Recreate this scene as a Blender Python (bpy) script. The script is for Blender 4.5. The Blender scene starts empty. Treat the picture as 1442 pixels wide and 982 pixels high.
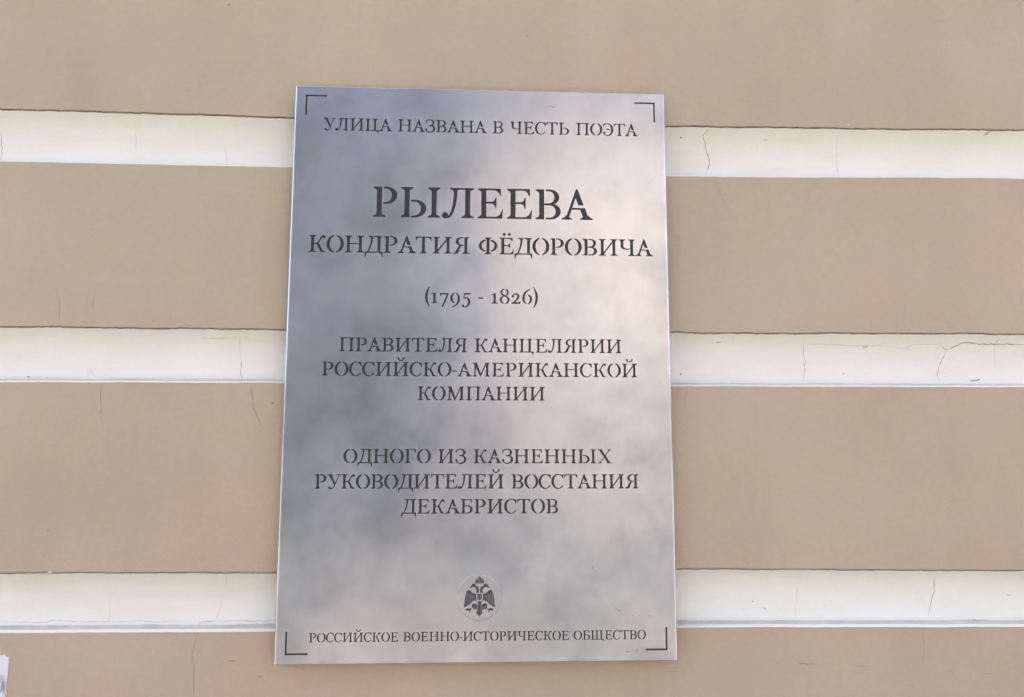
import bpy, bmesh, math, random
from mathutils import Vector, Matrix, noise
from mathutils.geometry import delaunay_2d_cdt

# ------------------------------------------------------------------ camera
SC = bpy.context.scene
R0 = ((0.99895693, 0.00177363, 0.04562791),        # rows: camera right, down, forward, in plaque axes
      (0.00737549, -0.99239169, -0.12289973),
      (0.04506278, 0.12310806, -0.99136963))
C0 = (-0.00294864, -0.08345576, 0.79792299)
F_PX, CX, CY = 1079.0, 721.0, 491.0                # focal length and centre in photo pixels (1442 x 982)
PLATE_D = 0.016                                    # plaque front stands this far off the wall
def pw(v):                                         # plaque axes (x right, y up, z out) -> world (wall face is y = 0)
    return Vector((v[0], -v[2] - PLATE_D, v[1]))
def pd(v):
    return Vector((v[0], -v[2], v[1]))
cam_d = bpy.data.cameras.new('camera')
cam = bpy.data.objects.new('camera', cam_d)
SC.collection.objects.link(cam)
cr, cu, cb = pd(R0[0]), -pd(R0[1]), -pd(R0[2])
m = Matrix((cr, cu, cb)).transposed().to_4x4()
m.translation = pw(C0)
cam.matrix_world = m
cam_d.sensor_width = 36.0
cam_d.lens = 36.0 * F_PX / 1442.0
cam_d.clip_start = 0.02
cam_d.clip_end = 3000.0
SC.camera = cam
CAM = pw(C0)

# ------------------------------------------------------------------ sky, sun, exposure
SUN_EL, SUN_AZ = math.radians(53), math.radians(-28)   # sun behind the wall's roof, a little to the left
w = bpy.data.worlds.new('World')
SC.world = w
w.use_nodes = True
nt = w.node_tree
bg = nt.nodes['Background']
sky = nt.nodes.new('ShaderNodeTexSky')
sky.sky_type = 'NISHITA'
sky.sun_disc = False
sky.sun_elevation = SUN_EL
sky.sun_rotation = SUN_AZ
sky.air_density = 0.4
sky.dust_density = 6.0
sky.ozone_density = 0.0
nt.links.new(sky.outputs[0], bg.inputs[0])
bg.inputs[1].default_value = 0.15
sun_d = bpy.data.lights.new('sun', 'SUN')
sun_d.energy = 3.0
sun_d.angle = math.radians(0.5)
sun_d.color = (1.0, 0.95, 0.87)
sun = bpy.data.objects.new('sun', sun_d)
SC.collection.objects.link(sun)
sd = Vector((math.sin(SUN_AZ) * math.cos(SUN_EL), math.cos(SUN_AZ) * math.cos(SUN_EL), math.sin(SUN_EL)))
sun.rotation_euler = sd.to_track_quat('Z', 'Y').to_euler()
SC.view_settings.view_transform = 'Standard'
SC.view_settings.look = 'None'
SC.view_settings.gamma = 1.0
SC.view_settings.use_curve_mapping = False
SC.view_settings.exposure = 2.67

# ------------------------------------------------------------------ helpers
COL = SC.collection
def mat(name):
    mm = bpy.data.materials.new(name)
    mm.use_nodes = True
    t = mm.node_tree
    return mm, t, t.nodes, t.links, t.nodes['Principled BSDF']
def N(ns, kind, **kw):
    n = ns.new(kind)
    for k, v in kw.items():
        if k in n.inputs.keys():
            n.inputs[k].default_value = v
        else:
            setattr(n, k, v)
    return n
def noise_n(t, scale, detail=4.0, rough=0.5, vec=None, stretch=None):
    n = t.nodes.new('ShaderNodeTexNoise')
    n.inputs['Scale'].default_value = scale
    n.inputs['Detail'].default_value = detail
    n.inputs['Roughness'].default_value = rough
    co = t.nodes.new('ShaderNodeTexCoord')
    if stretch:
        mp = t.nodes.new('ShaderNodeMapping')
        mp.inputs['Scale'].default_value = stretch
        t.links.new(co.outputs['Object'], mp.inputs[0])
        t.links.new(mp.outputs[0], n.inputs['Vector'])
    else:
        t.links.new(co.outputs['Object'], n.inputs['Vector'])
    return n
def ramp(t, src, stops):
    r = t.nodes.new('ShaderNodeValToRGB')
    el = r.color_ramp.elements
    while len(el) < len(stops):
        el.new(0.5)
    for e, (p, c) in zip(el, stops):
        e.position = p
        e.color = tuple(c) + (1.0,) if len(c) == 3 else c
    t.links.new(src, r.inputs[0])
    return r
def mix(t, a, b, fac, mode='MIX'):
    n = t.nodes.new('ShaderNodeMix')
    n.data_type = 'RGBA'
    n.blend_type = mode
    for s, v in ((6, a), (7, b), (0, fac)):
        if hasattr(v, 'links') or hasattr(v, 'is_output'):
            t.links.new(v, n.inputs[s])
        else:
            n.inputs[s].default_value = v if s == 0 else tuple(v) + (1.0,)
    return n.outputs[2]
def bump(t, h, strength, dist, normal=None):
    b = t.nodes.new('ShaderNodeBump')
    b.inputs['Strength'].default_value = strength
    b.inputs['Distance'].default_value = dist
    t.links.new(h, b.inputs['Height'])
    if normal is not None:
        t.links.new(normal, b.inputs['Normal'])
    return b.outputs[0]
def tag(o, label, cat, group=None):
    o['label'] = label
    o['category'] = cat
    if group:
        o['group'] = group
def empty(name, loc, label, cat, group=None):
    o = bpy.data.objects.new(name, None)
    o.location = loc
    COL.objects.link(o)
    tag(o, label, cat, group)
    return o
def obj(name, verts, faces, mats, parent=None, midx=None, smooth=None):
    me = bpy.data.meshes.new(name)
    me.from_pydata([tuple(v) for v in verts], [], faces)
    for mm in (mats if isinstance(mats, (list, tuple)) else [mats]):
        me.materials.append(mm)
    if midx:
        for p, i in zip(me.polygons, midx):
            p.material_index = i
    if smooth:
        for p, s in zip(me.polygons, smooth if isinstance(smooth, list) else [True] * len(faces)):
            p.use_smooth = s
    me.update()
    o = bpy.data.objects.new(name, me)
    COL.objects.link(o)
    if parent is not None:
        o.parent = parent
        o.matrix_parent_inverse = Matrix.Translation(-wloc(parent))
    return o
def wloc(o):
    return o.location.copy() if o.type == 'EMPTY' else Vector((0, 0, 0))   # every mesh is modelled in world coordinates

# ------------------------------------------------------------------ materials
def make_tan():
    mm, t, ns, lk, b = mat('tan_paint')
    n1 = noise_n(t, 5.0, 5, 0.55)
    n2 = noise_n(t, 1.9, 3, 0.5)
    n3 = noise_n(t, 130.0, 6, 0.75)
    n4 = noise_n(t, 3.0, 4, 0.6, stretch=(5.0, 1.0, 0.7))       # faint runs down the wall
    base = ramp(t, n1.outputs[0], [(0.3, (0.50, 0.406, 0.283)), (0.5, (0.528, 0.428, 0.300)), (0.72, (0.556, 0.449, 0.319))])
    warm = ramp(t, n2.outputs[0], [(0.35, (0.955, 1.01, 0.985)), (0.65, (1.04, 0.98, 0.985))])
    c = mix(t, base.outputs[0], warm.outputs[0], 1.0, 'MULTIPLY')
    fine = ramp(t, n3.outputs[0], [(0.3, (0.945, 0.945, 0.94)), (0.7, (1.03, 1.03, 1.03))])
    c = mix(t, c, fine.outputs[0], 1.0, 'MULTIPLY')
    run = ramp(t, n4.outputs[0], [(0.3, (0.95, 0.945, 0.94)), (0.6, (1.0, 1.0, 1.0))])
    c = mix(t, c, run.outputs[0], 0.7, 'MULTIPLY')
    lk.new(c, b.inputs['Base Color'])
    b.inputs['Roughness'].default_value = 0.78
    b.inputs['Specular IOR Level'].default_value = 0.3
    g = noise_n(t, 420.0, 3, 0.6)
    g2 = noise_n(t, 9.0, 4, 0.5)
    nb = bump(t, g2.outputs[0], 0.35, 0.006)
    lk.new(bump(t, g.outputs[0], 0.35, 0.0008, nb), b.inputs['Normal'])
    return mm
def make_white():
    mm, t, ns, lk, b = mat('white_paint')
    n1 = noise_n(t, 14.0, 5, 0.6, stretch=(0.6, 1.0, 2.2))
    n2 = noise_n(t, 150.0, 4, 0.6)
    base = ramp(t, n1.outputs[0], [(0.28, (0.81, 0.785, 0.665)), (0.5, (0.855, 0.84, 0.73)), (0.7, (0.865, 0.855, 0.755))])
    sp = ramp(t, n2.outputs[0], [(0.24, (0.95, 0.94, 0.92)), (0.36, (1, 1, 1))])
    c = mix(t, base.outputs[0], sp.outputs[0], 1.0, 'MULTIPLY')
    lk.new(c, b.inputs['Base Color'])
    b.inputs['Roughness'].default_value = 0.7
    b.inputs['Specular IOR Level'].default_value = 0.3
    g = noise_n(t, 260.0, 3, 0.6)
    g2 = noise_n(t, 26.0, 4, 0.5)
    nb = bump(t, g2.outputs[0], 0.35, 0.003)
    lk.new(bump(t, g.outputs[0], 0.2, 0.0005, nb), b.inputs['Normal'])
    return mm
def make_flat(name, col, rough=0.85, var=0.15, scale=60.0):
    mm, t, ns, lk, b = mat(name)
    n1 = noise_n(t, scale, 4, 0.6)
    r = ramp(t, n1.outputs[0], [(0.3, tuple(c * (1 - var) for c in col)), (0.7, tuple(c * (1 + var) for c in col))])
    lk.new(r.outputs[0], b.inputs['Base Color'])
    b.inputs['Roughness'].default_value = rough
    return mm
def make_steel(name, col=(0.475, 0.478, 0.48), r0=0.17, r1=0.255):
    mm, t, ns, lk, b = mat(name)
    b.inputs['Metallic'].default_value = 1.0
    n1 = noise_n(t, 13.0, 5, 0.55)
    n2 = noise_n(t, 36.0, 5, 0.6)
    n3 = noise_n(t, 6.0, 3, 0.5)
    c1 = ramp(t, n1.outputs[0], [(0.30, tuple(c * 0.80 for c in col)), (0.50, col), (0.72, tuple(c * 1.10 for c in col))])
    c2 = ramp(t, n3.outputs[0], [(0.35, (0.975, 1.0, 1.015)), (0.65, (1.02, 0.99, 0.985))])
    c = mix(t, c1.outputs[0], c2.outputs[0], 1.0, 'MULTIPLY')
    c3 = ramp(t, n2.outputs[0], [(0.30, (0.84, 0.84, 0.85)), (0.50, (1, 1, 1)), (0.72, (1.05, 1.05, 1.045))])
    c = mix(t, c, c3.outputs[0], 0.6, 'MULTIPLY')
    n5 = noise_n(t, 170.0, 5, 0.7, stretch=(1.0, 1.0, 0.35))
    c5 = ramp(t, n5.outputs[0], [(0.3, (0.955, 0.955, 0.957)), (0.7, (1.03, 1.03, 1.03))])
    c = mix(t, c, c5.outputs[0], 1.0, 'MULTIPLY')
    lk.new(c, b.inputs['Base Color'])
    rr = t.nodes.new('ShaderNodeMapRange')
    rr.inputs[1].default_value = 0.3
    rr.inputs[2].default_value = 0.7
    rr.inputs[3].default_value = r0
    rr.inputs[4].default_value = r1
    lk.new(n1.outputs[0], rr.inputs[0])
    lk.new(rr.outputs[0], b.inputs['Roughness'])
    g = noise_n(t, 8.0, 2, 0.5)
    g2 = noise_n(t, 1100.0, 2, 0.5)
    nb = bump(t, g.outputs[0], 0.42, 0.0014)
    lk.new(bump(t, g2.outputs[0], 0.02, 0.0001, nb), b.inputs['Normal'])
    return mm
M_TAN = make_tan()
M_WHITE = make_white()
M_JOINT = make_flat('joint_brown', (0.25, 0.195, 0.15), 0.9, 0.45, 90.0)  # darker brown strip under each course and at each groove's upper edge
M_LEDGE = make_flat('ledge_off_white', (0.60, 0.58, 0.50), 0.85, 0.12, 40.0)  # greyer off-white for the ledge at each groove's foot
M_CRACK = make_flat('crack_dark', (0.33, 0.30, 0.275), 0.95, 0.3, 200.0)
M_CRACK_T = make_flat('crack_brown', (0.32, 0.25, 0.185), 0.95, 0.3, 200.0)
M_STEEL = make_steel('satin_steel')
M_FLANGE = make_steel('shadow_steel_return', (0.16, 0.16, 0.16), 0.45, 0.55)  # return coloured dark to deepen the plaque's contact shadow on the wall
M_RIM = make_steel('highlight_steel_edge', (0.66, 0.66, 0.66), 0.16, 0.22)  # paler base colour paints a bright highlight along the side bevels
M_DISC = make_steel('satin_steel_medallion', (0.47, 0.473, 0.474), 0.19, 0.255)
M_INK = make_flat('dark_letter_enamel', (0.025, 0.023, 0.023), 0.5, 0.25, 150.0)
M_EAGLE = make_flat('etched_emblem_grey', (0.055, 0.052, 0.055), 0.6, 0.3, 500.0)
M_SMEAR = make_flat('grey_scuff', (0.30, 0.29, 0.30), 0.7, 0.3, 300.0)

# ------------------------------------------------------------------ the wall
GROUND = -1.55
XF = 0.80                                      # the finely modelled stretch of wall is |x| < XF
xs = [-8, -6, -4.5, -3, -2.2, -1.6, -1.2, -1.0] + [-XF + 0.0025 * i for i in range(int(2 * XF / 0.0025) + 1)] + [1.0, 1.2, 1.6, 2.2, 3, 4.5, 6, 8]
def interp(tab, x):
    if x <= tab[0][0]:
        return tab[0][1]
    for (a, va), (b_, vb) in zip(tab, tab[1:]):
        if x <= b_:
            u = (x - a) / (b_ - a)
            u = u * u * (3 - 2 * u)
            return va + (vb - va) * u
    return tab[-1][1]
EDGES = {   # heights of each groove's upper and lower arris (m) along the wall, measured on the photograph
    1: ([(-0.52, 0.2745), (-0.37, 0.2735), (-0.207, 0.2716), (0.212, 0.271), (0.42, 0.2726), (0.622, 0.2746)],
        [(-0.515, 0.2161), (-0.205, 0.2153), (0.211, 0.2130), (0.617, 0.2172)]),
    2: ([(-0.5, 0.0371), (-0.204, 0.0367), (0.206, 0.0367), (0.602, 0.0381)],
        [(-0.496, -0.0204), (-0.202, -0.0198), (0.205, -0.0211), (0.597, -0.0203)]),
    3: ([(-0.48, -0.2133), (-0.207, -0.2146), (0.21, -0.2133), (0.581, -0.2168)],
        [(-0.475, -0.2708), (-0.207, -0.2716), (0.209, -0.2714), (0.576, -0.2737)]),
    0: ([(-0.5, 0.5160)], [(-0.5, 0.4585)]),
    4: ([(-0.5, -0.4560)], [(-0.5, -0.5130)]),
}
def wob(x, seed, amp):
    if abs(x) > XF + 0.01:
        return 0.0
    return amp * (noise.noise(Vector((x * 22, seed, 0))) * 0.8 + noise.noise(Vector((x * 95, seed, 3))) * 0.45 + noise.noise(Vector((x * 310, seed, 7))) * 0.36)
def z_top(i, x):
    return interp(EDGES[i][0], x) + wob(x, i * 3.7, 0.0011)
def z_bot(i, x):
    return interp(EDGES[i][1], x) + wob(x, i * 5.3 + 40, 0.0005)
# cove profile: depth behind the wall face (mm), drop below the upper arris as a share of the groove height
COVE = [(1.2, 0.000), (1.8, 0.016), (2.8, 0.030), (6.6, 0.08), (10.6, 0.155), (13.8, 0.24), (15.9, 0.33), (17.1, 0.43), (17.4, 0.53), (17.1, 0.64), (16.0, 0.76), (14.3, 0.87), (12.4, 0.938)]
LEDGE = [(11.2, 2.9), (8.0, 2.1), (4.5, 1.2), (1.2, 0.35), (-0.2, 0.1), (-0.45, -0.3), (-0.4, -0.9), (0.3, -1.1)]   # depth, height above the lower arris (mm)
def cove_pts(i, x):
    zt, zb = z_top(i, x), z_bot(i, x)
    h = zt - zb
    cre = wob(x, i * 9.1 + 77, 0.0009)
    out = []
    for d, s in COVE:
        k = max(0.0, (s - 0.6) / 0.34)
        out.append((d / 1000, zt - s * h + cre * k))
    for q, (d, hz) in enumerate(LEDGE):
        out.append((d / 1000, zb + hz / 1000 + (cre * 0.5 if q == 0 else 0)))
    return out
def depth_at(x, z):
    """depth of the wall's surface behind its face at (x, z), 0 on the tan courses"""
    for i in EDGES:
        if z_bot(i, x) - 0.001 < z < z_top(i, x):
            p = cove_pts(i, x)
            for (d0, a), (d1, b_) in zip(p, p[1:]):
                if a >= z >= b_:
                    return d0 + (d1 - d0) * ((a - z) / max(1e-6, a - b_)), i
            return 0.0, i
    return 0.0, None
wall = empty('facade_wall', (0, 0, GROUND), 'tan plastered facade wall with white coved grooves running across it', 'wall')
def strip(rows_of_x, mats, mat_of_row, name, parent, flip=False, smooth=True):
    n = len(rows_of_x[0])
    verts, faces, mi = [], [], []
    for x, col in zip(xs, rows_of_x):
        for d, z in col:
            verts.append((x, d, z))
    for a in range(len(xs) - 1):
        for r in range(n - 1):
            f = (a * n + r, a * n + r + 1, (a + 1) * n + r + 1, (a + 1) * n + r)
            faces.append(f)
            mi.append(mat_of_row[r])
    return obj(name, verts, faces, mats, parent, mi, [smooth] * len(faces))
grooves = {}
order = [0, 1, 2, 3, 4]
for i in order:
    rows = [cove_pts(i, x) for x in xs]
    mr = [1, 0] + [0] * (len(COVE) - 3) + [2, 2, 2, 0] + [0] * (len(LEDGE) - 4) + [0]
    mr = mr[:len(rows[0]) - 1]
    grooves[i] = strip(rows, [M_WHITE, M_JOINT, M_LEDGE], mr, 'white_groove', wall)
WALL_TOP = 1.95
def course(top_fn, bot_fn, name='plaster_course'):
    rows = []
    for x in xs:
        zt, zb = top_fn(x), bot_fn(x)
        col = [(0.004, zt - 0.0001), (0.0008, zt - 0.0001), (0.0, zt - 0.0009)]
        for k in range(1, 8):
            col.append((0.0, zt - 0.0009 + (zb + 0.0012 - zt + 0.0009) * k / 8))
        col += [(0.0, zb + 0.0012), (0.0005, zb + 0.0003), (0.0030, zb)]
        rows.append(col)
    n = len(rows[0])
    mr = [0] * (n - 1)
    mr[-1] = 1
    return strip(rows, [M_TAN, M_JOINT], mr, name, wall, smooth=False)
for a, b_ in ((0, 1), (1, 2), (2, 3), (3, 4)):
    course(lambda x, a=a: z_bot(a, x), lambda x, b_=b_: z_top(b_, x))
course(lambda x: WALL_TOP, lambda x: z_top(0, x), 'upper_wall_face')
course(lambda x: z_bot(4, x), lambda x: GROUND, 'lower_wall_face')
# body of the building behind the plaster, roofed by a cornice
def box(name, lo, hi, mm, parent=None):
    v = [(x, y, z) for x in (lo[0], hi[0]) for y in (lo[1], hi[1]) for z in (lo[2], hi[2])]
    f = [(0, 1, 3, 2), (4, 6, 7, 5), (0, 4, 5, 1), (2, 3, 7, 6), (0, 2, 6, 4), (1, 5, 7, 3)]
    return obj(name, v, f, mm, parent)
box('wall_core', (-8, 0.02, GROUND), (8, 0.5, WALL_TOP - 0.002), M_TAN, wall)

# ------------------------------------------------------------------ cracks, chips and crease lines, laid on the wall's real surface
def ray(u, v):
    d = Vector(((u - CX) / F_PX, (v - CY) / F_PX, 1.0))
    k = [sum(R0[r][c] * d[r] for r in range(3)) for c in range(3)]
    return pd(k)
def on_wall(u, v):
    d = ray(u, v)
    y = 0.0
    for _ in range(12):
        t = (y - CAM.y) / d.y
        p = CAM + d * t
        y = 0.5 * y + 0.5 * depth_at(p.x, p.z)[0]
    return p.x, p.z
rng = random.Random(4)
def crack_or_crease(px, wid, mm, jit=0.0011, sub=5, taper=True, name='crack_or_crease'):
    pts = [on_wall(u, v) for u, v in px]
    fine = []
    for (x0, z0), (x1, z1) in zip(pts, pts[1:]):
        ln = math.hypot(x1 - x0, z1 - z0)
        k = max(2, int(ln / 0.0025))
        for q in range(k):
            u = q / k
            fine.append((x0 + (x1 - x0) * u, z0 + (z1 - z0) * u))
    fine.append(pts[-1])
    s = rng.random() * 50
    fine = [(x + jit * noise.noise(Vector((x * 260, z * 260, s))), z + jit * noise.noise(Vector((x * 260, z * 260, s + 9)))) for x, z in fine]
    verts, faces = [], []
    n = len(fine)
    gi = [depth_at(x, z)[1] for x, z in fine]
    for q, (x, z) in enumerate(fine):
        a, b_ = fine[max(0, q - 1)], fine[min(n - 1, q + 1)]
        dx, dz = b_[0] - a[0], b_[1] - a[1]
        l = math.hypot(dx, dz) or 1
        u = q / (n - 1)
        ww = wid * (0.55 + 0.7 * abs(noise.noise(Vector((q * 0.37, s, 1)))) * 1.6)
        if taper:
            ww *= min(1.0, 0.25 + 4 * min(u, 1 - u))
        ww /= 2000.0
        nx, nz = -dz / l * ww, dx / l * ww
        for sg in (1, -1):
            X, Z = x + nx * sg, z + nz * sg
            verts.append((X, depth_at(X, Z)[0] - 0.00022, Z))
    for q in range(n - 1):
        faces.append((2 * q, 2 * q + 1, 2 * q + 3, 2 * q + 2))
    g = max(set(gi), key=gi.count)
    return obj(name, verts, faces, mm, grooves[g] if g is not None else wall)
K, KT = M_CRACK, M_CRACK_T
M_FAINT = make_flat('hairline_grey', (0.58, 0.55, 0.50), 0.9, 0.15, 200.0)
M_FAINT_T = make_flat('hairline_tan', (0.37, 0.285, 0.21), 0.9, 0.15, 200.0)
CRACKS_AND_CREASES = [
    ([(191, 186), (191.5, 197), (192, 210)], .5, M_FAINT), ([(316, 205), (318, 214), (320, 233)], .6, M_FAINT),
    ([(1, 186), (2.3, 192), (2.4, 205), (2.2, 221), (0.5, 226)], .8, K), 
    ([(1000.5, 177), (997.5, 181.5), (989.7, 192), (993.2, 203), (993.2, 211), (997.5, 220.5), (998.5, 233), (995, 247)], .75, KT),
    ([(1002.5, 171), (1000.5, 176.5)], .7, M_FAINT_T),
    ([(1006, 252.5), (1015, 275.6), (1029.4, 304)], .7, M_FAINT_T), ([(1179.6, 192), (1178, 220), (1180, 247)], .55, M_FAINT),
    ([(285, 475), (285.5, 477), (326, 477.2)], .55, M_FAINT), 
    ([(337, 474), (338, 494), (340, 508.6)], .6, M_FAINT), ([(340, 508), (338.8, 526), (340.5, 533)], .7, K),
    ([(353, 541), (355.4, 558), (356.8, 575.6), (362.6, 587), (368.5, 602)], .75, KT),
    ([(141.9, 541), (142.2, 565), (142.7, 592)], .6, KT), ([(84.5, 415), (84, 436), (83.6, 452)], .6, M_FAINT_T),
    ([(124, 529.5), (127, 524), (128.2, 520)], .7, M_FAINT), ([(135, 532), (130, 526), (129.5, 521)], .7, M_FAINT),
    ([(1133, 478), (1131.4, 500), (1134, 511), (1131.7, 536)], .6, KT),
    ([(1322.4, 484.6), (1333, 493.3), (1342, 489.7), (1354.4, 482.8), (1395, 485.5), (1445, 485.5)], .95, KT),
    ([(1333, 493.3), (1329.5, 502), (1322.4, 516.3), (1319.6, 527), (1321.7, 536.5)], .85, K),
    ([(1322, 484.4), (1285, 486), (1271, 491.5), (1260, 488)], .6, M_FAINT), ([(1260, 488), (1210, 487), (1134, 484.5)], .5, M_FAINT),
    ([(1398, 486.5), (1404, 481), (1408, 477.3)], 1.0, M_FAINT), ([(1399.5, 487), (1401, 500), (1402, 516)], .6, M_FAINT),
    ([(1330, 547), (1330.5, 558)], .6, KT), ([(967, 551), (964, 572)], .6, M_FAINT_T), ([(1263, 436), (1264, 467)], .6, M_FAINT_T),
    ([(155, 842), (155, 856), (154.5, 866), (151, 875.5)], .6, M_FAINT), ([(310.7, 845), (310.7, 852), (308, 863), (303.7, 872)], .65, M_FAINT),
    ([(303.7, 873), (297, 875.6), (284, 875.8), (280.7, 879)], .65, K),
    ([(277.4, 891), (277.2, 899), (273, 910), (270.5, 918.7), (273, 935), (272.4, 985)], .65, KT),
    ([(1123.5, 826), (1120.7, 851), (1120, 870)], .6, M_FAINT), ([(1317, 812), (1314.6, 824.4), (1316.4, 833), (1310, 852.8), (1308, 868)], .7, KT),
    ([(1300.4, 891), (1300.6, 931)], .7, M_FAINT_T), ([(318, 806), (318, 828)], .5, M_FAINT),
    ([(1091, 934), (1100.5, 934)], .9, KT), ([(1123, 934.5), (1137, 935.4), (1150, 935.2)], .8, KT), ([(1208, 938.6), (1222, 939)], .6, M_FAINT_T),
    ([(1331, 944.4), (1345, 946)], .8, M_FAINT_T), ([(1385, 948.7), (1394, 948.9)], .7, M_FAINT_T), ([(935, 945.8), (955, 946)], .8, M_FAINT_T),
    ([(0, 873), (5.5, 875.7), (40, 876.4), (66, 877), (75, 873.9), (113, 875), (130, 875.7), (165, 875.2), (197, 874.5), (230, 876.5), (236, 874.3), (262, 876)], .6, M_FAINT), ([(302, 874), (345, 875), (388, 874.5)], .6, M_FAINT),  # this row and the next: grey lines following the groove creases
    ([(0, 531.8), (32, 530.6), (60, 531.8), (110, 532.3), (124, 529.5)], .6, M_FAINT), ([(135, 532), (180, 533), (260, 533), (340, 534)], .5, M_FAINT),
    ([(131, 414), (131, 440)], .5, M_FAINT_T), ([(240, 440), (239.6, 455)], .5, M_FAINT_T), ([(990, 160), (1001, 171)], .5, M_FAINT_T),
]
for px, wd, mm in CRACKS_AND_CREASES:
    crack_or_crease(px, wd * 0.85, mm)
def chip(u, v, w_mm, h_mm, mm, rot=0.0, name='chip', seed=0):
    x0, z0 = on_wall(u, v)
    n = 14
    verts, faces = [], []
    pts = []
    for q in range(n):
        a = 2 * math.pi * q / n
        r = 1 + 0.45 * noise.noise(Vector((math.cos(a) * 1.3, math.sin(a) * 1.3, seed + u)))
        dx, dz = math.cos(a) * w_mm / 2000 * r, math.sin(a) * h_mm / 2000 * r
        pts.append((x0 + dx * math.cos(rot) - dz * math.sin(rot), z0 + dx * math.sin(rot) + dz * math.cos(rot)))
    for X, Z in pts:
        verts.append((X, depth_at(X, Z)[0] - 0.00024, Z))
    verts.append((x0, depth_at(x0, z0)[0] - 0.00035, z0))
    faces = [(q, (q + 1) % n, n) for q in range(n)]
    g = depth_at(x0, z0)[1]
    return obj(name, verts, faces, mm, grooves[g] if g is not None else wall)
for u, v, a, b_, mm, r in [(959, 194, 3.4, 1.2, KT, 0), (1078, 197.5, 4.6, 1.6, M_FAINT, 0), (1390, 188, 7, 3.0, M_FAINT, .5), (1188, 526.5, 1.0, 2.4, K, 0),
                           (958.5, 527, 1.6, 2.6, K, .4), (1371, 536, 9.5, 1.3, K, .06), (1377.5, 534.8, 3.0, 1.8, K, .2), (384, 568, 3.2, 1.5, KT, 0), (40, 530.8, 3.6, 1.5, K, .1),
                           (327, 931, 8.0, 1.4, KT, 0), (367, 953, 6, 1.3, M_FAINT_T, .1), (90, 882.6, 9, 0.9, M_FAINT, .1), (322, 7, 2.4, 1.8, KT, .6), (741.5, 51.5, 3.6, 1.0, KT, .2),
                           (1218, 489, 6, 2.2, M_FAINT, 0), (1012, 482.5, 6, 1.2, M_FAINT, 0), (1060, 847, 2.4, 1.3, M_FAINT, .5), (1077, 857, 3.5, 1.2, M_FAINT, -.5),
                           (1420, 838, 6, .8, M_FAINT, 0), (68, 747, 2, 1.6, M_FAINT_T, 0), (1376, 874, 9, 1.2, M_FAINT, -.3), (70, 806.0, 5, 1.6, M_WHITE, .2), (1195, 176, 4, 1.4, M_FAINT, 0)]:
    chip(u, v, a, b_, mm, r)

# ------------------------------------------------------------------ serif stencil letters, one cap height = 1
def rect(x0, y0, x1, y1):
    return [(x0, y0), (x1, y0), (x1, y1), (x0, y1)]
def qb(p0, p1, p2, n=6):
    return [((1 - t) ** 2 * p0[0] + 2 * t * (1 - t) * p1[0] + t * t * p2[0], (1 - t) ** 2 * p0[1] + 2 * t * (1 - t) * p1[1] + t * t * p2[1]) for t in [k / n for k in range(n + 1)]]
def serif(xl, xr, y, d, el, er, t=0.05, b=0.085):
    p = [(xl - el, y), (xr + er, y)]
    p += qb((xr + er, y + d * t), (xr + er * 0.22, y + d * (t + 0.012)), (xr, y + d * (t + b))) if er > 0 else [(xr, y + d * (t + b))]
    p += qb((xl, y + d * (t + b)), (xl - el * 0.22, y + d * (t + 0.012)), (xl - el, y + d * t)) if el > 0 else [(xl, y + d * (t + b))]
    return p
EX = 0.12
def stem(x, s, bl=EX, br=EX, tl=EX, tr=EX, y0=0.0, y1=1.0, t=0.05):
    out = [rect(x, y0, x + s, y1)]
    if bl or br:
        out.append(serif(x, x + s, y0, 1, bl, br, t))
    if tl or tr:
        out.append(serif(x, x + s, y1, -1, tl, tr, t))
    return out
def arc(cx, cy, a, b, t0, t1, n=22):
    return [(cx + a * math.cos(t0 + (t1 - t0) * k / n), cy + b * math.sin(t0 + (t1 - t0) * k / n)) for k in range(n + 1)]
def ell(cx, cy, a, b, n=20):
    return arc(cx, cy, a, b, 0, 2 * math.pi * (n - 1) / n, n - 1)
def cres(cx, cy, ao, bo, ai, bi, side, gap, dx=0.0):
    to = math.acos(min(1, gap / 2 / ao))
    ti = math.acos(max(-1, min(1, (gap / 2 - dx) / ai)))
    o = arc(0, 0, ao, bo, -to, to)
    i = arc(dx, 0, ai, bi, ti, -ti)
    return [(cx + side * x, cy + y) for x, y in o + i]
def bowl(x0, y0, y1, xr, s, h, side=1, run=0.35):
    """a D-shaped bowl, open towards the stem; x0 = its open side, xr = its far side"""
    wd = abs(xr - x0)
    cy, b = (y0 + y1) / 2, (y1 - y0) / 2
    a = wd * (1 - run)
    o = [(0, y1)] + [(wd * run + x, cy + y) for x, y in arc(0, 0, a, b, math.pi / 2, -math.pi / 2)] + [(0, y0)]
    ai = a - s + 0.03
    i = [(0, y0 + h)] + [(wd * run - 0.03 + x, cy + y) for x, y in arc(0, 0, ai, b - h, -math.pi / 2, math.pi / 2)] + [(0, y1 - h)]
    return [(x0 + side * x, y) for x, y in o + i]
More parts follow.
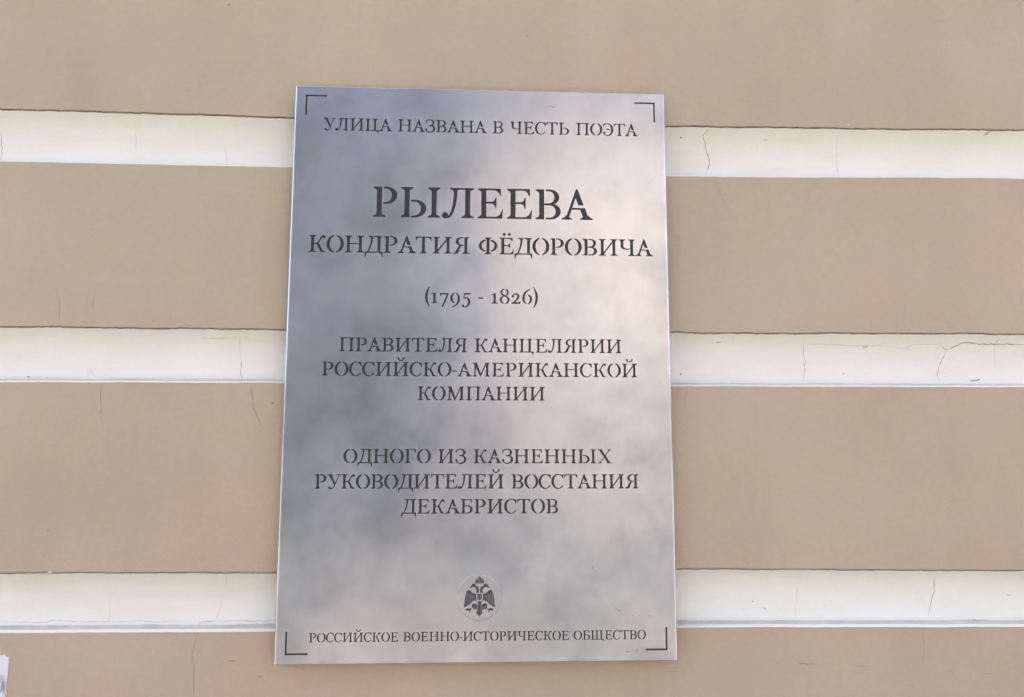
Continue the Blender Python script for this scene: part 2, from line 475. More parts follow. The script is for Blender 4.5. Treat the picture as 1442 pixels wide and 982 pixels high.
def ribbon(pts, n=7):
    """smooth stroke through (x, y, width) points"""
    P = [pts[0]] + list(pts) + [pts[-1]]
    cl = []
    for k in range(1, len(P) - 2):
        p0, p1, p2, p3 = P[k - 1], P[k], P[k + 1], P[k + 2]
        for q in range(n):
            t = q / n
            cl.append(tuple(0.5 * (2 * p1[c] + (p2[c] - p0[c]) * t + (2 * p0[c] - 5 * p1[c] + 4 * p2[c] - p3[c]) * t * t + (3 * p1[c] - p0[c] - 3 * p2[c] + p3[c]) * t ** 3) for c in range(3)))
    cl.append(tuple(pts[-1]))
    l, r = [], []
    for k, (x, y, wd) in enumerate(cl):
        a, b = cl[max(0, k - 1)], cl[min(len(cl) - 1, k + 1)]
        dx, dy = b[0] - a[0], b[1] - a[1]
        m_ = math.hypot(dx, dy) or 1
        l.append((x - dy / m_ * wd / 2, y + dx / m_ * wd / 2))
        r.append((x + dy / m_ * wd / 2, y - dx / m_ * wd / 2))
    return l + r[::-1]
def mirror(ps, w):
    return [[(w - x, y) for x, y in p] for p in ps]

def glyph(ch, S, h):
    """returns (filled outlines, cut-out outlines, width)"""
    P, Q, W = [], [], 0.9
    g = 0.055                                                       # stencil bridge
    L0 = EX
    if ch == 'А':
        W = 1.04
        P = [[(.485, 1.02), (.545, 1.02), (.925, .03), (.925 - S * 1.12, .03), (.445, .80)], [(.125, .03), (.125 + h * 1.75, .03), (.555, .96), (.485, 1.02)],
             rect(.27, .335, .80, .335 + h), serif(.125, .125 + h * 1.75, 0, 1, .125, .11), serif(.925 - S * 1.12, .925, 0, 1, .11, .125)]
        Q = [[(.53, .335 + h), (.95, .335 + h), (.95, .335 + h + .085), (.53, .335 + h + .085)]]
    elif ch == 'Б':
        W = .84
        P = stem(L0, S, EX, 0, EX, 0) + [rect(L0 + S / 2, 1 - h, .78, 1), [(.78, 1), (.78, .74), (.745, .74)] + qb((.745, .74), (.70, .95), (.60, 1 - h))[1:] + [(.60, 1)],
                                         bowl(L0 + S + g, 0, .57, W, S * 1.05, h, 1, .3), rect(L0 + S / 2, .57 - h, L0 + S + g + .02, .57)]
    elif ch == 'В':
        W = .85
        x = L0 + S
        P = stem(L0, S, EX, 0, EX, 0) + [bowl(x + g, .475, 1, W - .05, S * .98, h, 1, .3), bowl(x + g, 0, .525, W, S * 1.05, h, 1, .33), rect(x - .02, .475, x + g + .03, .525)]
    elif ch == 'Г':
        W = .80
        P = stem(L0, S, EX, EX, EX, 0) + [rect(L0 + S / 2, 1 - h, W, 1), [(W, 1), (W, .72), (W - .035, .72)] + qb((W - .035, .72), (W - .09, .95), (W - .22, 1 - h))[1:] + [(W - .22, 1)]]
    elif ch == 'Д':
        W = 1.04
        P = [rect(.21, 1 - h, 1.0, 1), rect(0, 0, W, h * 1.1), rect(.74, .085, .74 + S, 1),
             [(0, h), (0, -.27), (.035, -.27)] + qb((.035, -.27), (.08, -.02), (.19, 0))[1:] + [(.19, h)],
             [(W, h), (W, -.27), (W - .035, -.27)] + qb((W - .035, -.27), (W - .08, -.02), (W - .19, 0))[1:] + [(W - .19, h)],
             ribbon([(.415, .985, .125), (.405, .80, .115), (.36, .52, .10), (.27, .24, .085), (.165, .03, .07)]),
             serif(.74, .74 + S, 1, -1, .10, .10), serif(.355, .475, 1, -1, .14, .02)]
        Q = [rect(.487, .90, .53, 1.02)]
    elif ch in 'ЕЁ':
        W = .86
        P = stem(L0 + .015, S, EX, 0, EX, 0) + [rect(L0, 1 - h, .79, 1), rect(L0, 0, .84, h), rect(L0, .525 - h / 2, .60, .525 + h / 2),
            [(.79, 1), (.79, .755), (.762, .755)] + qb((.762, .755), (.69, .93), (.58, 1 - h))[1:] + [(.58, 1)],
            [(.835, 0), (.862, .295), (.832, .295)] + qb((.832, .295), (.76, .07), (.60, h))[1:] + [(.60, 0)],
            [(.645, .70), (.61, .70)] + qb((.61, .70), (.585, .57), (.48, .525 + h / 2))[1:] + [(.48, .525 - h / 2)] + qb((.48, .525 - h / 2), (.585, .48), (.61, .345))[1:] + [(.645, .345)]]
        if ch == 'Ё':
            P += [ell(.30, 1.20, .085, .085), ell(.60, 1.20, .085, .085)]
    elif ch == 'З':
        W = .80
        P = [ribbon([(.07, .70, .03), (.085, .83, .06), (.20, .975, h), (.38, 1.0, h * 1.1), (.58, .93, S * .75), (.665, .77, S * .95), (.60, .62, S * .7), (.46, .54, h * 1.2), (.28, .525, h)]),
             ribbon([(.28, .535, h), (.48, .54, h * 1.2), (.65, .46, S * .75), (.735, .27, S * 1.05), (.64, .08, S * .75), (.42, -.005, h * 1.3), (.22, .03, h * 1.2), (.08, .16, .10)]),
             ell(.095, .20, .085, .09), [(.045, .99), (.085, .99), (.12, .86), (.085, .68), (.05, .68)]]
    elif ch in 'ИЙ':
        W = 1.10
        a, b = L0, W - L0 - S
        P = stem(a, S) + stem(b, S) + [[(a + S * .7, .07), (a + S * 1.05, .07), (b + S * .3, .93), (b - S * .05, .93)]]
        P[-1] = [(a + S - .02, .05), (b + .02, .80), (b + .02, .80 + h * 2.1), (a + S - .02, .05 + h * 2.1)]
        if ch == 'Й':
            P += [ribbon([(.36, 1.27, .05), (.41, 1.17, .07), (.55, 1.12, .085), (.69, 1.17, .07), (.74, 1.27, .05)]), ell(.37, 1.27, .075, .07), ell(.73, 1.27, .075, .07)]
    elif ch == 'К':
        W = .95
        P = stem(L0, S) + [rect(L0 + S - .02, .475, .50, .475 + h * 1.1), ribbon([(.46, .49, h * 1.1), (.55, .60, h * 1.25), (.66, .80, h * 1.4), (.745, .925, h * 1.4), (.83, .965, h * 1.4)]),
                           ell(.855, .90, .085, .085), [(.42, .50), (.53, .53), (.60, .48), (.745, .19)] + qb((.745, .19), (.79, .06), (.95, .045))[1:] + [(.95, 0), (.72, 0), (.66, .03), (.53, .30), (.47, .42)]]
    elif ch == 'Л':
        W = 1.06
        P = [rect(.30, 1 - h, W, 1), ] + stem(W - EX - S, S, EX, EX, 0, EX) + [serif(.385, .51, 1, -1, .125, .02),
             ribbon([(.45, .97, .125), (.448, .80, .12), (.42, .52, .11), (.36, .26, .095), (.27, .08, .085), (.17, .0, .06)]), ell(.105, .085, .105, .105)]
    elif ch == 'М':
        W = 1.28
        x = W - EX - S
        P = stem(.15, h * 1.5, EX, .10, EX, 0) + stem(x, S, .10, EX, 0, EX) + [[(.13, 1), (.13 + S * 1.15, 1), (.66, .12), (.60, 0), (.56, 0), (.13, .92)], [(.575, 0), (.62, 0), (x + .04, .93), (x + .04, 1), (x - .03, 1), (.60, .14)]]
    elif ch == 'Н':
        W = 1.10
        b = W - L0 - S
        P = stem(L0, S) + stem(b, S) + [rect(L0 + S - .02, .50, b + .02, .50 + h)]
    elif ch == 'О':
        W = 1.0
        P = [cres(.5, .5, .5, .525, .5 - S * 1.12, .525 - h, s_, .14) for s_ in (1, -1)]
    elif ch == 'П':
        W = 1.07
        b = W - L0 - S
        P = stem(L0, S) + stem(b, S) + [rect(L0, 1 - h, b + S, 1)]
    elif ch == 'Р':
        W = .80
        P = stem(L0, S, EX, EX, EX, 0) + [bowl(L0 + S + g, .435, 1, W, S * 1.08, h, 1, .22)]
    elif ch in 'СЭ':
        W = .88
        t0, t1 = math.radians(47), math.radians(322)
        o = arc(.48, .5, .48, .525, t0, t1, 30)
        i = arc(.51, .5, .50 - S * 1.02, .525 - h, t1 + .10, t0, 30)
        P = [o + [(.885, .17)] + i]
        if ch == 'С':
            P += [[(.84, .965), (.875, .965), (.875, .66), (.835, .66)] + qb((.835, .66), (.79, .84), (.63, .955))[1:] + [(.70, .985)]]
        else:
            P = mirror(P, W) + [ell(.115, .235, .09, .095), ribbon([(.27, .50, .03), (.38, .545, .085), (.50, .505, .085), (.58, .47, .07), (.76, .53, h)]),
                                [(.035, .965), (.07, .965), (.20, .98), (.26, .955), (.09, .84), (.07, .66), (.035, .66)]]
    elif ch == 'Т':
        W = .92
        x = W / 2 - S / 2
        wl = [(0, 1), (.0, .745), (.032, .745)] + qb((.032, .745), (.08, .93), (.22, 1 - h))[1:] + [(.22, 1)]
        P = stem(x, S, EX, EX, 0, 0) + [rect(.01, 1 - h, W - .01, 1), wl] + mirror([wl], W)
    elif ch == 'У':
        W = .98
        P = [[(.12, .96), (.12 + S * 1.2, .96), (.60, .37), (.56, .22), (.50, .27)], [(.80, .96), (.865, .96), (.575, .24), (.52, .26)], serif(.13, .13 + S * 1.15, 1, -1, .125, .09, .05, .03), serif(.795, .865, 1, -1, .13, .115, .05, .03),
             ribbon([(.565, .30, .075), (.50, .16, .07), (.41, .045, .07), (.30, .005, .085), (.20, .03, .06)]), ell(.185, .075, .085, .085)]
    elif ch == 'Ф':
        W = 1.08
        x = W / 2 - S / 2
        P = stem(x, S) + [[(W / 2 + s_ * (px_ - W / 2), py) for px_, py in bowl(x + S + g, .16, .86, W, S * 1.0, h * 1.2, 1, .06)] for s_ in (1, -1)]
    elif ch == 'Х':
        W = 1.0
        P = [[(.10, .97), (.10 + S * 1.2, .97), (.92, .03), (.92 - S * 1.2, .03)], [(.82, .97), (.885, .97), (.20, .03), (.125, .03)]]
        P += [serif(.10, .10 + S * 1.2, 1, -1, .09, .08, .05, .03), serif(.81, .885, 1, -1, .10, .10, .05, .03), serif(.125, .20, 0, 1, .12, .10, .05, .03), serif(.92 - S * 1.2, .92, 0, 1, .08, .09, .05, .03)]
    elif ch in 'ЦЩ':
        W = 1.08 if ch == 'Ц' else 1.50
        xsn = [L0, W - .10 - S - EX] if ch == 'Ц' else [L0, (W - .10 - S) / 2, W - .10 - S - EX]
        for k, x in enumerate(xsn):
            P += stem(x, S, EX if k == 0 else 0, 0, EX, EX)
        P += [rect(xsn[0], 0, W - .04, h * 1.1), [(W, h), (W, -.02), (W - .05, -.235), (W - .085, -.235), (W - .09, -.06), (W - .22, 0), (W - .22, h)]]
    elif ch == 'Ч':
        W = .98
        x = W - EX - S
        P = stem(x, S) + [serif(L0, L0 + S, 1, -1, EX, EX), [(L0, 1), (L0 + S, 1), (L0 + S, .62)] + qb((L0 + S, .62), (L0 + S, .455), (.52, .435))[1:] + [(x + .02, .47), (x + .02, .47 - h), (.50, .375)] + qb((.50, .375), (L0, .36), (L0, .62))[1:]]
    elif ch in 'ЬЫ':
        W = .85 if ch == 'Ь' else 1.31
        P = stem(L0, S, EX, 0, EX, EX) + [bowl(L0 + S + g, 0, .585, .85, S * 1.08, h, 1, .22)]
        if ch == 'Ы':
            P += stem(W - EX - S, S)
    elif ch == 'Я':
        W = .97
        x = W - EX - S
        P = stem(x, S, EX, EX, 0, EX) + [bowl(x - g, .47, 1, .17, S * 1.02, h, -1, .25),
             [(.46, .52), (.56, .47), (.46, .41), (.36, .13)] + qb((.36, .13), (.30, 0), (.22, 0))[1:] + [(0, 0), (0, .045)] + qb((0, .045), (.12, .06), (.20, .19))[1:] + [(.32, .44)]]
    elif ch == '-':
        W = .36
        P = [rect(0, .33, W, .33 + .09)]
    elif ch == '(' or ch == ')':
        W = .36
        P = [[(.36, 1.17), (.30, 1.17)] + qb((.30, 1.17), (-.27, .45), (.30, -.27), 14)[1:] + [(.36, -.27)] + qb((.36, -.27), (.02, .45), (.36, 1.17), 14)[1:-1]]
        if ch == ')':
            P = mirror(P, W)
    elif ch == '1':
        W = .48
        P = stem(.16, S, .15, .15, 0, 0, 0, .72) + [[(.0, .60), (.02, .655), (.16, .66), (.16 + S * .7, .72), (.16 + S, .72), (.16, .60)]]
    elif ch == '7':
        W = .64
        P = [rect(.03, .60, W, .70), [(.03, .70), (.03, .47), (.065, .47), (.12, .62)], [(.64, .66), (.64, .60), (.27, -.27), (.14, -.27), (.52, .62)]]
    elif ch == '9':
        W = .68
        P = [cres(.33, .37, .33, .37, .33 - S * .95, .37 - h * 1.2, -1, .09), [(.375, .735)] + arc(.33, .30, .35, .44, math.radians(80), math.radians(-10), 12) + qb((.675, .22), (.60, -.20), (.12, -.29))[1:] + [(.10, -.235)] + qb((.10, -.235), (.46, -.13), (.51, .20))[1:] + arc(.33, .35, .19, .33, math.radians(-5), math.radians(78), 10)]
        Q = []
    elif ch == '5':
        W = .62
        P = [rect(.15, .61, .61, .715), [(.15, .70), (.215, .70), (.19, .32), (.12, .30)], ribbon([(.14, .33, .06), (.30, .385, .085), (.46, .31, S * .8), (.535, .10, S * 1.0), (.45, -.13, S * .75), (.26, -.25, .08), (.10, -.21, .09)]), ell(.09, -.16, .085, .085)]
    elif ch == '8':
        W = .70
        P = [cres(.35, .79, .30, .26, .30 - S * .8, .26 - h, s_, .10) for s_ in (1, -1)] + [cres(.35, .27, .35, .29, .35 - S * .9, .29 - h, s_, .10) for s_ in (1, -1)]
        P += [[(.10, .66), (.17, .72), (.60, .45), (.54, .38)], ]
        Q = [rect(.30, .93, .40, 1.1), rect(.30, -.1, .40, .12)]
    elif ch == '2':
        W = .66
        P = [ribbon([(.08, .50, .08), (.16, .64, .085), (.32, .695, .085), (.47, .62, S * .85), (.50, .48, S * .95), (.40, .30, .12), (.22, .13, .09), (.06, .03, .06)]), ell(.10, .515, .085, .085), rect(.03, 0, .64, .115), [(.645, .20), (.61, .20), (.56, .10), (.645, 0)]]
    elif ch == '6':
        W = .70
        P = [cres(.36, .33, .34, .35, .34 - S * .95, .35 - h * 1.2, 1, .10), [(.31, -.02)] + arc(.36, .36, .36, .385, math.radians(262), math.radians(180), 12) + qb((0, .38), (.05, .92), (.56, 1.05))[1:] + [(.575, .99)] + qb((.575, .99), (.20, .83), (.165, .40))[1:] + arc(.36, .36, .195, .33, math.radians(182), math.radians(258), 10)]
    elif ch == ' ':
        return [], [], .34
    return P, Q, W
SB = {'О': (-.02, -.02), 'С': (-.02, .0), 'А': (-.06, -.06), 'У': (-.04, -.05), 'Т': (0, 0), 'Л': (-.03, .03), 'Д': (-.03, -.02), 'Я': (-.01, .03), 'З': (.0, -.01), 'Э': (0, -.02), '(': (0, -.02), ')': (-.02, 0), '-': (.0, .0), 'Ч': (0, .03)}

def tri_union(pos, neg):
    """clean triangulation of (union of pos) minus (union of neg): returns (verts, triangles)"""
    vs, fs = [], []
    for p in pos + neg:
        ar = sum(p[k - 1][0] * p[k][1] - p[k][0] * p[k - 1][1] for k in range(len(p)))
        q = p if ar > 0 else p[::-1]
        c = []
        for v in q:
            if not c or (abs(v[0] - c[-1][0]) + abs(v[1] - c[-1][1])) > 1e-5:
                c.append(v)
        if abs(c[0][0] - c[-1][0]) + abs(c[0][1] - c[-1][1]) < 1e-5:
            c.pop()
        fs.append(list(range(len(vs), len(vs) + len(c))))
        vs += [Vector(v) for v in c]
    if not vs:
        return [], []
    V, E_, F, ov, oe, of = delaunay_2d_cdt(vs, [], fs, 0, 1e-6)
    npos = len(pos)
    tr = []
    for f, o in zip(F, of):
        if o and any(k < npos for k in o) and not any(k >= npos for k in o):
            tr.append(tuple(f))
    return [(v.x, v.y) for v in V], tr

def loops_edges(tr):
    cnt = {}
    for t in tr:
        for k in range(len(t)):
            a, b_ = t[k], t[(k + 1) % len(t)]
            cnt[(a, b_)] = cnt.get((a, b_), 0) + 1
    return [e for e in cnt if (e[1], e[0]) not in cnt]

LINES = [('УЛИЦА НАЗВАНА В ЧЕСТЬ ПОЭТА', -170.5, 170.8, 251.1, 13.9, .162), ('РЫЛЕЕВА', -115.2, 119.9, 155.8, 33.3, .168), ('КОНДРАТИЯ ФЁДОРОВИЧА', -181.4, 184.9, 116.7, 18.2, .169),
         ('(1795 - 1826)', -58.7, 61.0, 63.3, 15.4, .165), ('ПРАВИТЕЛЯ КАНЦЕЛЯРИИ', -146.4, 149.0, 11.5, 14.5, .169), ('РОССИЙСКО-АМЕРИКАНСКОЙ', -163.4, 165.3, -14.05, 14.5, .169), ('КОМПАНИИ', -64.4, 67.6, -38.9, 14.3, .169),
         ('ОДНОГО ИЗ КАЗНЕННЫХ', -139, 136.8, -103.6, 14.3, .169), ('РУКОВОДИТЕЛЕЙ ВОССТАНИЯ', -167.1, 164.6, -129.3, 14.5, .169), ('ДЕКАБРИСТОВ', -79.1, 81.0, -154.4, 14.5, .169), ('РОССИЙСКОЕ ВОЕННО-ИСТОРИЧЕСКОЕ ОБЩЕСТВО', -167.6, 169.5, -279.4, 8.9, .168)]
def layout(txt, x0, x1, zb, cap, S):
    h = .060 if cap > 25 else (.066 if cap > 10 else .075)
    gl = [glyph(c, S, h) for c in txt]
    adv, tot = [], 0.0
    for k, c in enumerate(txt):
        if k:
            a, b_ = SB.get(txt[k - 1], (.03, .03)), SB.get(c, (.03, .03))
            tot += a[1] + b_[0]
        adv.append(tot)
        tot += gl[k][2]
    nat = tot * cap
    ngap = len(txt) - 1
    track = ((x1 - x0) - nat) / ngap
    sx = 1.0
    if track / cap > .12 or track / cap < .045:
        sx = ((x1 - x0) - (.06 * cap) * ngap) / nat
        sx = max(.88, min(1.1, sx))
        track = ((x1 - x0) - nat * sx) / ngap
    V, T = [], []
    for k, (P, Q, W) in enumerate(gl):
        v, t = tri_union(P, Q)
        o = len(V)
        V += [(x0 + adv[k] * cap * sx + track * k + x * cap * sx, zb + y * cap) for x, y in v]
        T += [tuple(i + o for i in f) for f in t]
    return V, T
inscriptions = [layout(*l) for l in LINES]
def bracket(x, z, sx, sz, a=22.5, t=1.75):
    p = [(0, 0), (a, 0), (a, t), (t, t), (t, a), (0, a)]
    v, tr = tri_union([[(x + sx * u, z + sz * q) for u, q in p]], [])
    return v, tr
brackets = [bracket(-190.2, 290.6, 1, -1), bracket(190.4, 290.2, -1, -1), bracket(-191.0, -291.4, 1, 1), bracket(191.3, -290.4, -1, 1)]

# ------------------------------------------------------------------ the plaque
PW, PH, BEV, CUT = 202.0, 300.6, 2.6, 0.25
plaque = empty('memorial_plaque', (0, 0, -PH / 1000), 'brushed steel plaque with dark stencil Cyrillic lettering on tan wall', 'plaque')
def Wp(x, z, back):                         # mm on the plaque, back = mm behind its front face
    return (x / 1000, -PLATE_D + back / 1000, z / 1000)
def make_plate():
    vs, fs = [], []
    a, b_ = PW - BEV, PH - BEV * CUT
    vs += [Vector((-a, -b_)), Vector((a, -b_)), Vector((a, b_)), Vector((-a, b_))]
    fs.append([0, 1, 2, 3])
    for V, T in inscriptions + brackets:
        o = len(vs)
        used = sorted({i for t in T for i in t})
        mp = {i: o + k for k, i in enumerate(used)}
        vs += [Vector(V[i]) for i in used]
        for t in T:
            q = [mp[i] for i in t]
            ar = sum(vs[q[k - 1]].x * vs[q[k]].y - vs[q[k]].x * vs[q[k - 1]].y for k in range(3))
            fs.append(q if ar > 0 else q[::-1])
    V, E_, F, ov, oe, of = delaunay_2d_cdt(vs, [], fs, 0, 1e-5)
    front = [tuple(f) for f, o in zip(F, of) if 0 in o and len(o) == 1]
    verts = [Wp(v.x, v.y, 0) for v in V]
    faces = []
    for f in front:
        faces.append(f)
    flat = [False] * len(faces)
    # walls of the cut letters
    be = loops_edges(front)
    outer = lambda v: abs(abs(v.x) - a) < 1e-4 or abs(abs(v.y) - b_) < 1e-4
    bk = {}
    def back(i, d):
        if i not in bk:
            bk[i] = len(verts)
            verts.append(Wp(V[i].x, V[i].y, d))
        return bk[i]
    for i, j in be:
        if outer(V[i]) and outer(V[j]):
            continue
        faces.append((j, i, back(i, 1.2), back(j, 1.2)))
        flat.append(False)
    # rounded rim and returns to the wall
    rings = [(BEV - BEV * math.sin(t), BEV - BEV * math.cos(t)) for t in [math.pi / 2 * k / 6 for k in range(7)]] + [(0.0, 9.0), (1.2, 9.0), (1.2, 2.0)]
    base = len(verts)
    for ins, dep in rings:
        x, z = PW - ins, PH - ins * CUT
        for sx, sz in ((-1, -1), (1, -1), (1, 1), (-1, 1)):
            verts.append(Wp(sx * x, sz * z, dep))
    for r in range(len(rings) - 1):
        for k in range(4):
            i0, i1 = base + r * 4 + k, base + r * 4 + (k + 1) % 4
            faces.append((i1, i0, i0 + 4, i1 + 4))
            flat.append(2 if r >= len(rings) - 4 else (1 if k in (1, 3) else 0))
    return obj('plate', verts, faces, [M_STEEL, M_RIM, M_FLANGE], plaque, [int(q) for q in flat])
plate = make_plate()
box('mounting_frame', (-0.186, -PLATE_D + 0.0016, -0.284), (0.186, 0.012, 0.284), make_flat('mount_dark', (0.05, 0.05, 0.05)), plaque)
def inlay(name, V, T, mm, parent, top, bottom):
    """a flat piece filling a cut-out: top and bottom = mm behind the plaque's front"""
    used = sorted({i for t in T for i in t})
    mp = {i: k for k, i in enumerate(used)}
    n = len(used)
    verts = [Wp(*V[i], top) for i in used] + [Wp(*V[i], bottom) for i in used]
    faces = []
    Tn = []
    for t in T:
        ar = sum(V[t[k - 1]][0] * V[t[k]][1] - V[t[k]][0] * V[t[k - 1]][1] for k in range(3))
        Tn.append(tuple(t) if ar > 0 else tuple(t[::-1]))
    for t in Tn:
        faces.append(tuple(mp[i] for i in t))
    for i, j in loops_edges(Tn):
        faces.append((mp[j], mp[i], mp[i] + n, mp[j] + n))
    return obj(name, verts, faces, mm, parent)
for (V, T), l in zip(inscriptions, LINES):
    o = inlay('inscription', V, T, M_INK, plaque, 0.80, 1.15)
    o['label'] = 'dark stencil line reading ' + l[0]
for V, T in brackets:
    inlay('corner_bracket', V, T, M_INK, plaque, 0.80, 1.15)

# medallion with the double-headed eagle
DX, DZ, DR = 0.7, -237.2, 22.6
def make_disc():
    n = 72
    prof = [(DR, 0.02), (DR - 0.2, -0.45), (DR - 0.7, -0.64), (DR - 1.4, -0.50)]
    verts, faces = [], []
    for r, d in prof:
        for k in range(n):
            t = 2 * math.pi * k / n
            verts.append(Wp(DX + r * math.cos(t), DZ + r * math.sin(t), d))
    for q in range(len(prof) - 1):
        for k in range(n):
            faces.append((q * n + k, q * n + (k + 1) % n, (q + 1) * n + (k + 1) % n, (q + 1) * n + k))
    sm = [True] * len(faces)
    faces.append(tuple((len(prof) - 1) * n + k for k in range(n)))
    sm.append(False)
    return obj('medallion', verts, faces, M_DISC, plaque, None, sm)
disc = make_disc()
EK = DR / 385.0
def ez(p):
    return [(DX + (x - 556) * EK, DZ + (500 - y) * EK) for x, y in p]
half = [
    [(375, 376), (345, 393), (325, 440), (308, 530), (296, 672), (325, 655), (360, 632), (400, 610), (430, 575), (470, 550), (512, 560), (508, 440), (460, 432), (425, 413), (400, 385)],
    [(548, 435), (503, 430), (512, 380), (500, 350), (472, 335), (484, 305), (530, 315), (550, 350), (556, 395)],
    [(392, 338), (412, 310), (432, 292), (428, 262), (446, 280), (458, 258), (470, 282), (490, 272), (494, 312), (470, 330), (440, 322), (420, 345)],
    [(430, 640), (440, 608), (470, 598), (500, 610), (530, 630), (528, 660), (515, 668), (518, 712), (500, 690), (488, 716), (474, 690), (456, 712), (448, 680), (432, 668)],
    [(318, 702), (345, 682), (372, 678), (398, 690), (428, 682), (424, 706), (404, 712), (408, 752), (392, 752), (384, 716), (350, 722), (330, 718)],
]
center = [[(528, 560), (596, 560), (592, 640), (604, 705), (612, 775), (592, 772), (580, 802), (566, 800), (560, 836), (552, 800), (536, 802), (526, 772), (502, 772), (522, 705), (532, 640)],
          [(490, 270), (486, 225), (512, 190), (545, 176), (552, 158), (562, 145), (572, 158), (579, 176), (612, 190), (640, 225), (632, 270)],
          [(505, 430), (619, 430), (619, 530), (562, 568), (505, 530)]]
pos = [ez(p) for p in half] + [ez([(1124 - x, y) for x, y in p]) for p in half] + [ez(p) for p in center]
neg = []
def ln(x0, y0, x1, y1, t):
    dx, dy = x1 - x0, y1 - y0
    l = math.hypot(dx, dy)
    nx, ny = -dy / l * t / 2, dx / l * t / 2
    return [(x0 + nx, y0 + ny), (x1 + nx, y1 + ny), (x1 - nx, y1 - ny), (x0 - nx, y0 - ny)]
cuts = [ln(345, 430, 330, 630, 4), ln(366, 420, 356, 600, 4), ln(388, 430, 382, 590, 4), ln(410, 440, 406, 575, 4), ln(434, 450, 432, 550, 4), ln(460, 455, 460, 530, 4)]
neg += [ez(p) for p in cuts] + [ez([(1124 - x, y) for x, y in p]) for p in cuts]
sh = [(503, 428), (621, 428), (621, 532), (562, 571), (503, 532)]
si = [(520, 444), (604, 444), (604, 526), (562, 552), (520, 526)]
neg += [ez([sh[0], sh[1], si[1], si[0]]), ez([sh[1], sh[2], si[2], si[1]]), ez([sh[2], sh[3], si[3], si[2]]), ez([sh[3], sh[4], si[4], si[3]]), ez([sh[4], sh[0], si[0], si[4]])]
neg += [ez(ln(500, 255, 624, 255, 7)), ez(ln(505, 235, 545, 195, 6)), ez(ln(619, 235, 579, 195, 6)), ez(ln(562, 180, 562, 245, 7)), ez(ln(548, 600, 540, 770, 4)), ez(ln(576, 600, 584, 770, 4)),
        ez(ln(540, 470, 560, 500, 6)), ez(ln(585, 465, 570, 530, 6)), ez(ln(532, 510, 552, 520, 6)), ez(ln(462, 640, 460, 700, 4)), ez(ln(490, 640, 492, 700, 4)), ez(ln(662, 640, 664, 700, 4)), ez(ln(634, 640, 632, 700, 4))]
Ve, Te = tri_union(pos, neg)
eagle = inlay('eagle_emblem', Ve, Te, M_EAGLE, disc, -0.62, -0.45)

# scuffs on the plaque's face
def scuff(u0, v0, u1, v1, wid, seed):
    pts = []
    for u, v in ((u0, v0), (u1, v1)):
        d = ray(u, v)
        t = (-PLATE_D - CAM.y) / d.y
        p = CAM + d * t
        pts.append((p.x * 1000, p.z * 1000))
    (x0, z0), (x1, z1) = pts
    n = 9
    l, r = [], []
    dx, dz = x1 - x0, z1 - z0
    m_ = math.hypot(dx, dz) or 1
    for k in range(n):
        u = k / (n - 1)
        wv = wid * (0.25 + 1.2 * abs(noise.noise(Vector((k * .6, seed, 0))))) * math.sin(math.pi * (0.08 + .84 * u))
        off = 0.5 * noise.noise(Vector((k * .4, seed, 5)))
        cx, cz = x0 + dx * u - dz / m_ * off, z0 + dz * u + dx / m_ * off
        l.append((cx - dz / m_ * wv / 2, cz + dx / m_ * wv / 2))
        r.append((cx + dz / m_ * wv / 2, cz - dx / m_ * wv / 2))
    V = l + r
    verts = [Wp(x, z, -0.04) for x, z in V]
    faces = [(k, k + n, k + 1 + n, k + 1) for k in range(n - 1)]
    obj('scuff', verts, faces, M_SMEAR, plaque)
for k, a in enumerate([(864, 854.5, 872.5, 860.5, 1.3), (881.5, 867.5, 882.5, 870.5, 1.0), (889.5, 867, 893, 867.2, .9), (898.5, 870, 900.5, 863, 1.0), (909.5, 864.8, 917.5, 868.5, 1.2), (880.5, 917.5, 889.5, 918.3, 1.4), (894, 916.5, 901.5, 917, 1.4), (773, 150, 783, 151.5, 1.3), (909, 262, 918, 255, 1.0), (834, 797, 836, 803, .8), (571, 828, 573, 829, 1.2)]):
    scuff(*a, k * 3.3)

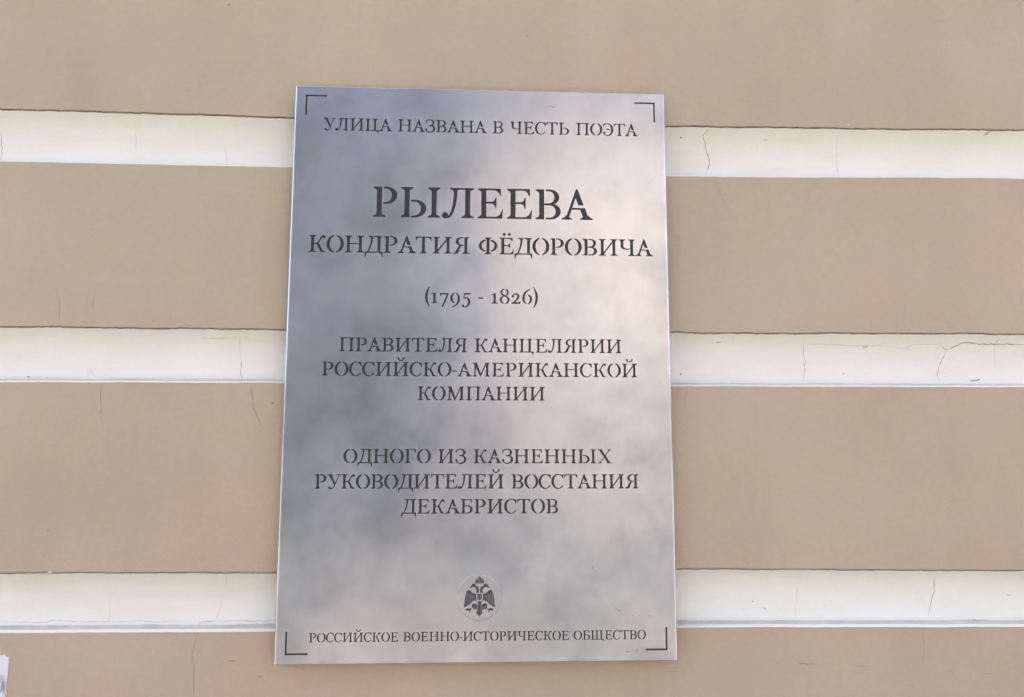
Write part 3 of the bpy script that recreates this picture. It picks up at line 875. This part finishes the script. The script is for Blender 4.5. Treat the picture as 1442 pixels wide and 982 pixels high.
# ------------------------------------------------------------------ torn paper on the wall
def make_paper():
    mm, t, ns, lk, b = mat('printed_paper')
    n1 = noise_n(t, 95.0, 5, 0.65, stretch=(1.6, 1.0, 0.8))
    r = ramp(t, n1.outputs[0], [(0.36, (0.16, 0.16, 0.18)), (0.47, (0.42, 0.42, 0.45)), (0.55, (0.76, 0.76, 0.78))])
    co = t.nodes.new('ShaderNodeTexCoord')
    sp = t.nodes.new('ShaderNodeSeparateXYZ')
    lk.new(co.outputs['Object'], sp.inputs[0])
    mr = N(ns, 'ShaderNodeMapRange')
    for k, v in ((1, -0.310), (2, -0.318), (3, 0.0), (4, 1.0)):
        mr.inputs[k].default_value = v
    lk.new(sp.outputs[2], mr.inputs[0])
    mx = N(ns, 'ShaderNodeMapRange')
    for k, v in ((1, -0.4640), (2, -0.4675), (3, 0.0), (4, 1.0)):
        mx.inputs[k].default_value = v
    lk.new(sp.outputs[0], mx.inputs[0])
    mu = N(ns, 'ShaderNodeMath', operation='MULTIPLY')
    lk.new(mr.outputs[0], mu.inputs[0])
    lk.new(mx.outputs[0], mu.inputs[1])
    c = mix(t, (0.79, 0.79, 0.80), r.outputs[0], mu.outputs[0])
    lk.new(c, b.inputs['Base Color'])
    b.inputs['Roughness'].default_value = 0.8
    # outline: right and top edges torn, as the photo shows; the rest lies outside the frame
    edge = [(13.2, 924.8), (12.6, 934), (11.6, 944), (11.0, 952), (9.6, 960), (9.0, 972), (8.0, 984), (7.0, 1000), (5.5, 1016)]
    top = [(13.2, 924.8), (10.5, 925.2), (8.6, 924.3), (7.2, 922.4), (5.6, 921.6), (4.2, 922.4), (2.4, 923.0), (0.8, 921.8)]
    E = [on_wall(u, v) for u, v in edge]
    Tp = [on_wall(u, v) for u, v in top]
    x0, z0 = Tp[-1]
    Tp += [(x0 - 0.006 * k, z0 + 0.0008 * math.sin(k * 1.7)) for k in range(1, 12)]
    ol = Tp[::-1] + E[1:]
    xb, zb = E[-1]
    ol += [(xb - 0.068, zb)]
    v, tr = tri_union([[(x * 1000, z * 1000) for x, z in ol]], [])
    used = sorted({i for q in tr for i in q})
    mp = {i: k for k, i in enumerate(used)}
    verts = [(v[i][0] / 1000, -0.0006 - 0.0004 * abs(noise.noise(Vector((v[i][0] * .2, v[i][1] * .2, 1)))), v[i][1] / 1000) for i in used]
    n = len(used)
    verts += [(a, -0.0001, c_) for a, b__, c_ in verts]
    faces = [tuple(mp[i] for i in q) for q in tr]
    faces += [(mp[j], mp[i], mp[i] + n, mp[j] + n) for i, j in loops_edges(tr)]
    o = obj('paper_notice', verts, faces, mm)
    tag(o, 'torn white paper notice with grey print pasted low on tan wall', 'paper')
make_paper()

# ------------------------------------------------------------------ the street in front, seen only as the blurred reflection and bounce light
M_PAVE = make_flat('street_paving', (0.060, 0.064, 0.070), 0.9, 0.12, 1.5)
M_CREAM = make_flat('cream_render', (0.29, 0.27, 0.25), 0.85, 0.05, 0.6)
M_STONE = make_flat('grey_stone_base', (0.155, 0.153, 0.16), 0.85, 0.08, 0.8)
M_SLATE = make_flat('slate_blue_render', (0.026, 0.037, 0.053), 0.85, 0.06, 0.6)
M_GLASS = make_flat('window_dark', (0.06, 0.07, 0.09), 0.15, 0.05, 1.0)
g = obj('road', [(-900, -900, GROUND), (900, -900, GROUND), (900, 900, GROUND), (-900, 900, GROUND)], [(0, 1, 2, 3)], M_PAVE)
g['kind'] = 'structure'
M_SLAB = make_flat('sandy_pavement_slabs', (0.225, 0.205, 0.18), 0.9, 0.10, 3.0)
pv = box('pavement', (-200, -3.5, GROUND - 0.2), (200, -0.001, GROUND + 0.12), M_SLAB)
pv['kind'] = 'structure'
def house(x0, x1, y, H, mm, label, storeys, bays, base=None):
    e = empty('town_house', ((x0 + x1) / 2, y, GROUND), label, 'house')
    box('wall', (x0, y - 9, GROUND), (x1, y, GROUND + H), mm, e)
    box('cornice', (x0 - .2, y - 9.2, GROUND + H + .003), (x1 + .2, y + .35, GROUND + H + .35), mm, e)
    if base:
        box('ground_storey', (x0 - .05, y - 8.9, GROUND + .002), (x1 + .05, y + .12, GROUND + 3.2), base, e)
    bw = (x1 - x0) / bays
    for s_ in range(storeys):
        for k in range(bays):
            cx = x0 + bw * (k + .5)
            z = GROUND + 1.2 + s_ * (H - .8) / storeys
            wv = box('window', (cx - .45, y + .005, z), (cx + .45, y + .02, z + 1.6), M_GLASS, e)
            box('frame', (cx - .55, y + .003, z - .12), (cx + .55, y + .10, z - .003), mm, wv)
    return e
HY = -14.0
house(0.25, 15.0, HY, 8.6, M_CREAM, 'sunlit cream town house across the street, mirrored in the plaque', 3, 6, M_STONE)
house(-16.0, -0.15, HY - .5, 9.0, M_SLATE, 'slate blue town house across the street, mirrored in the plaque', 3, 7)
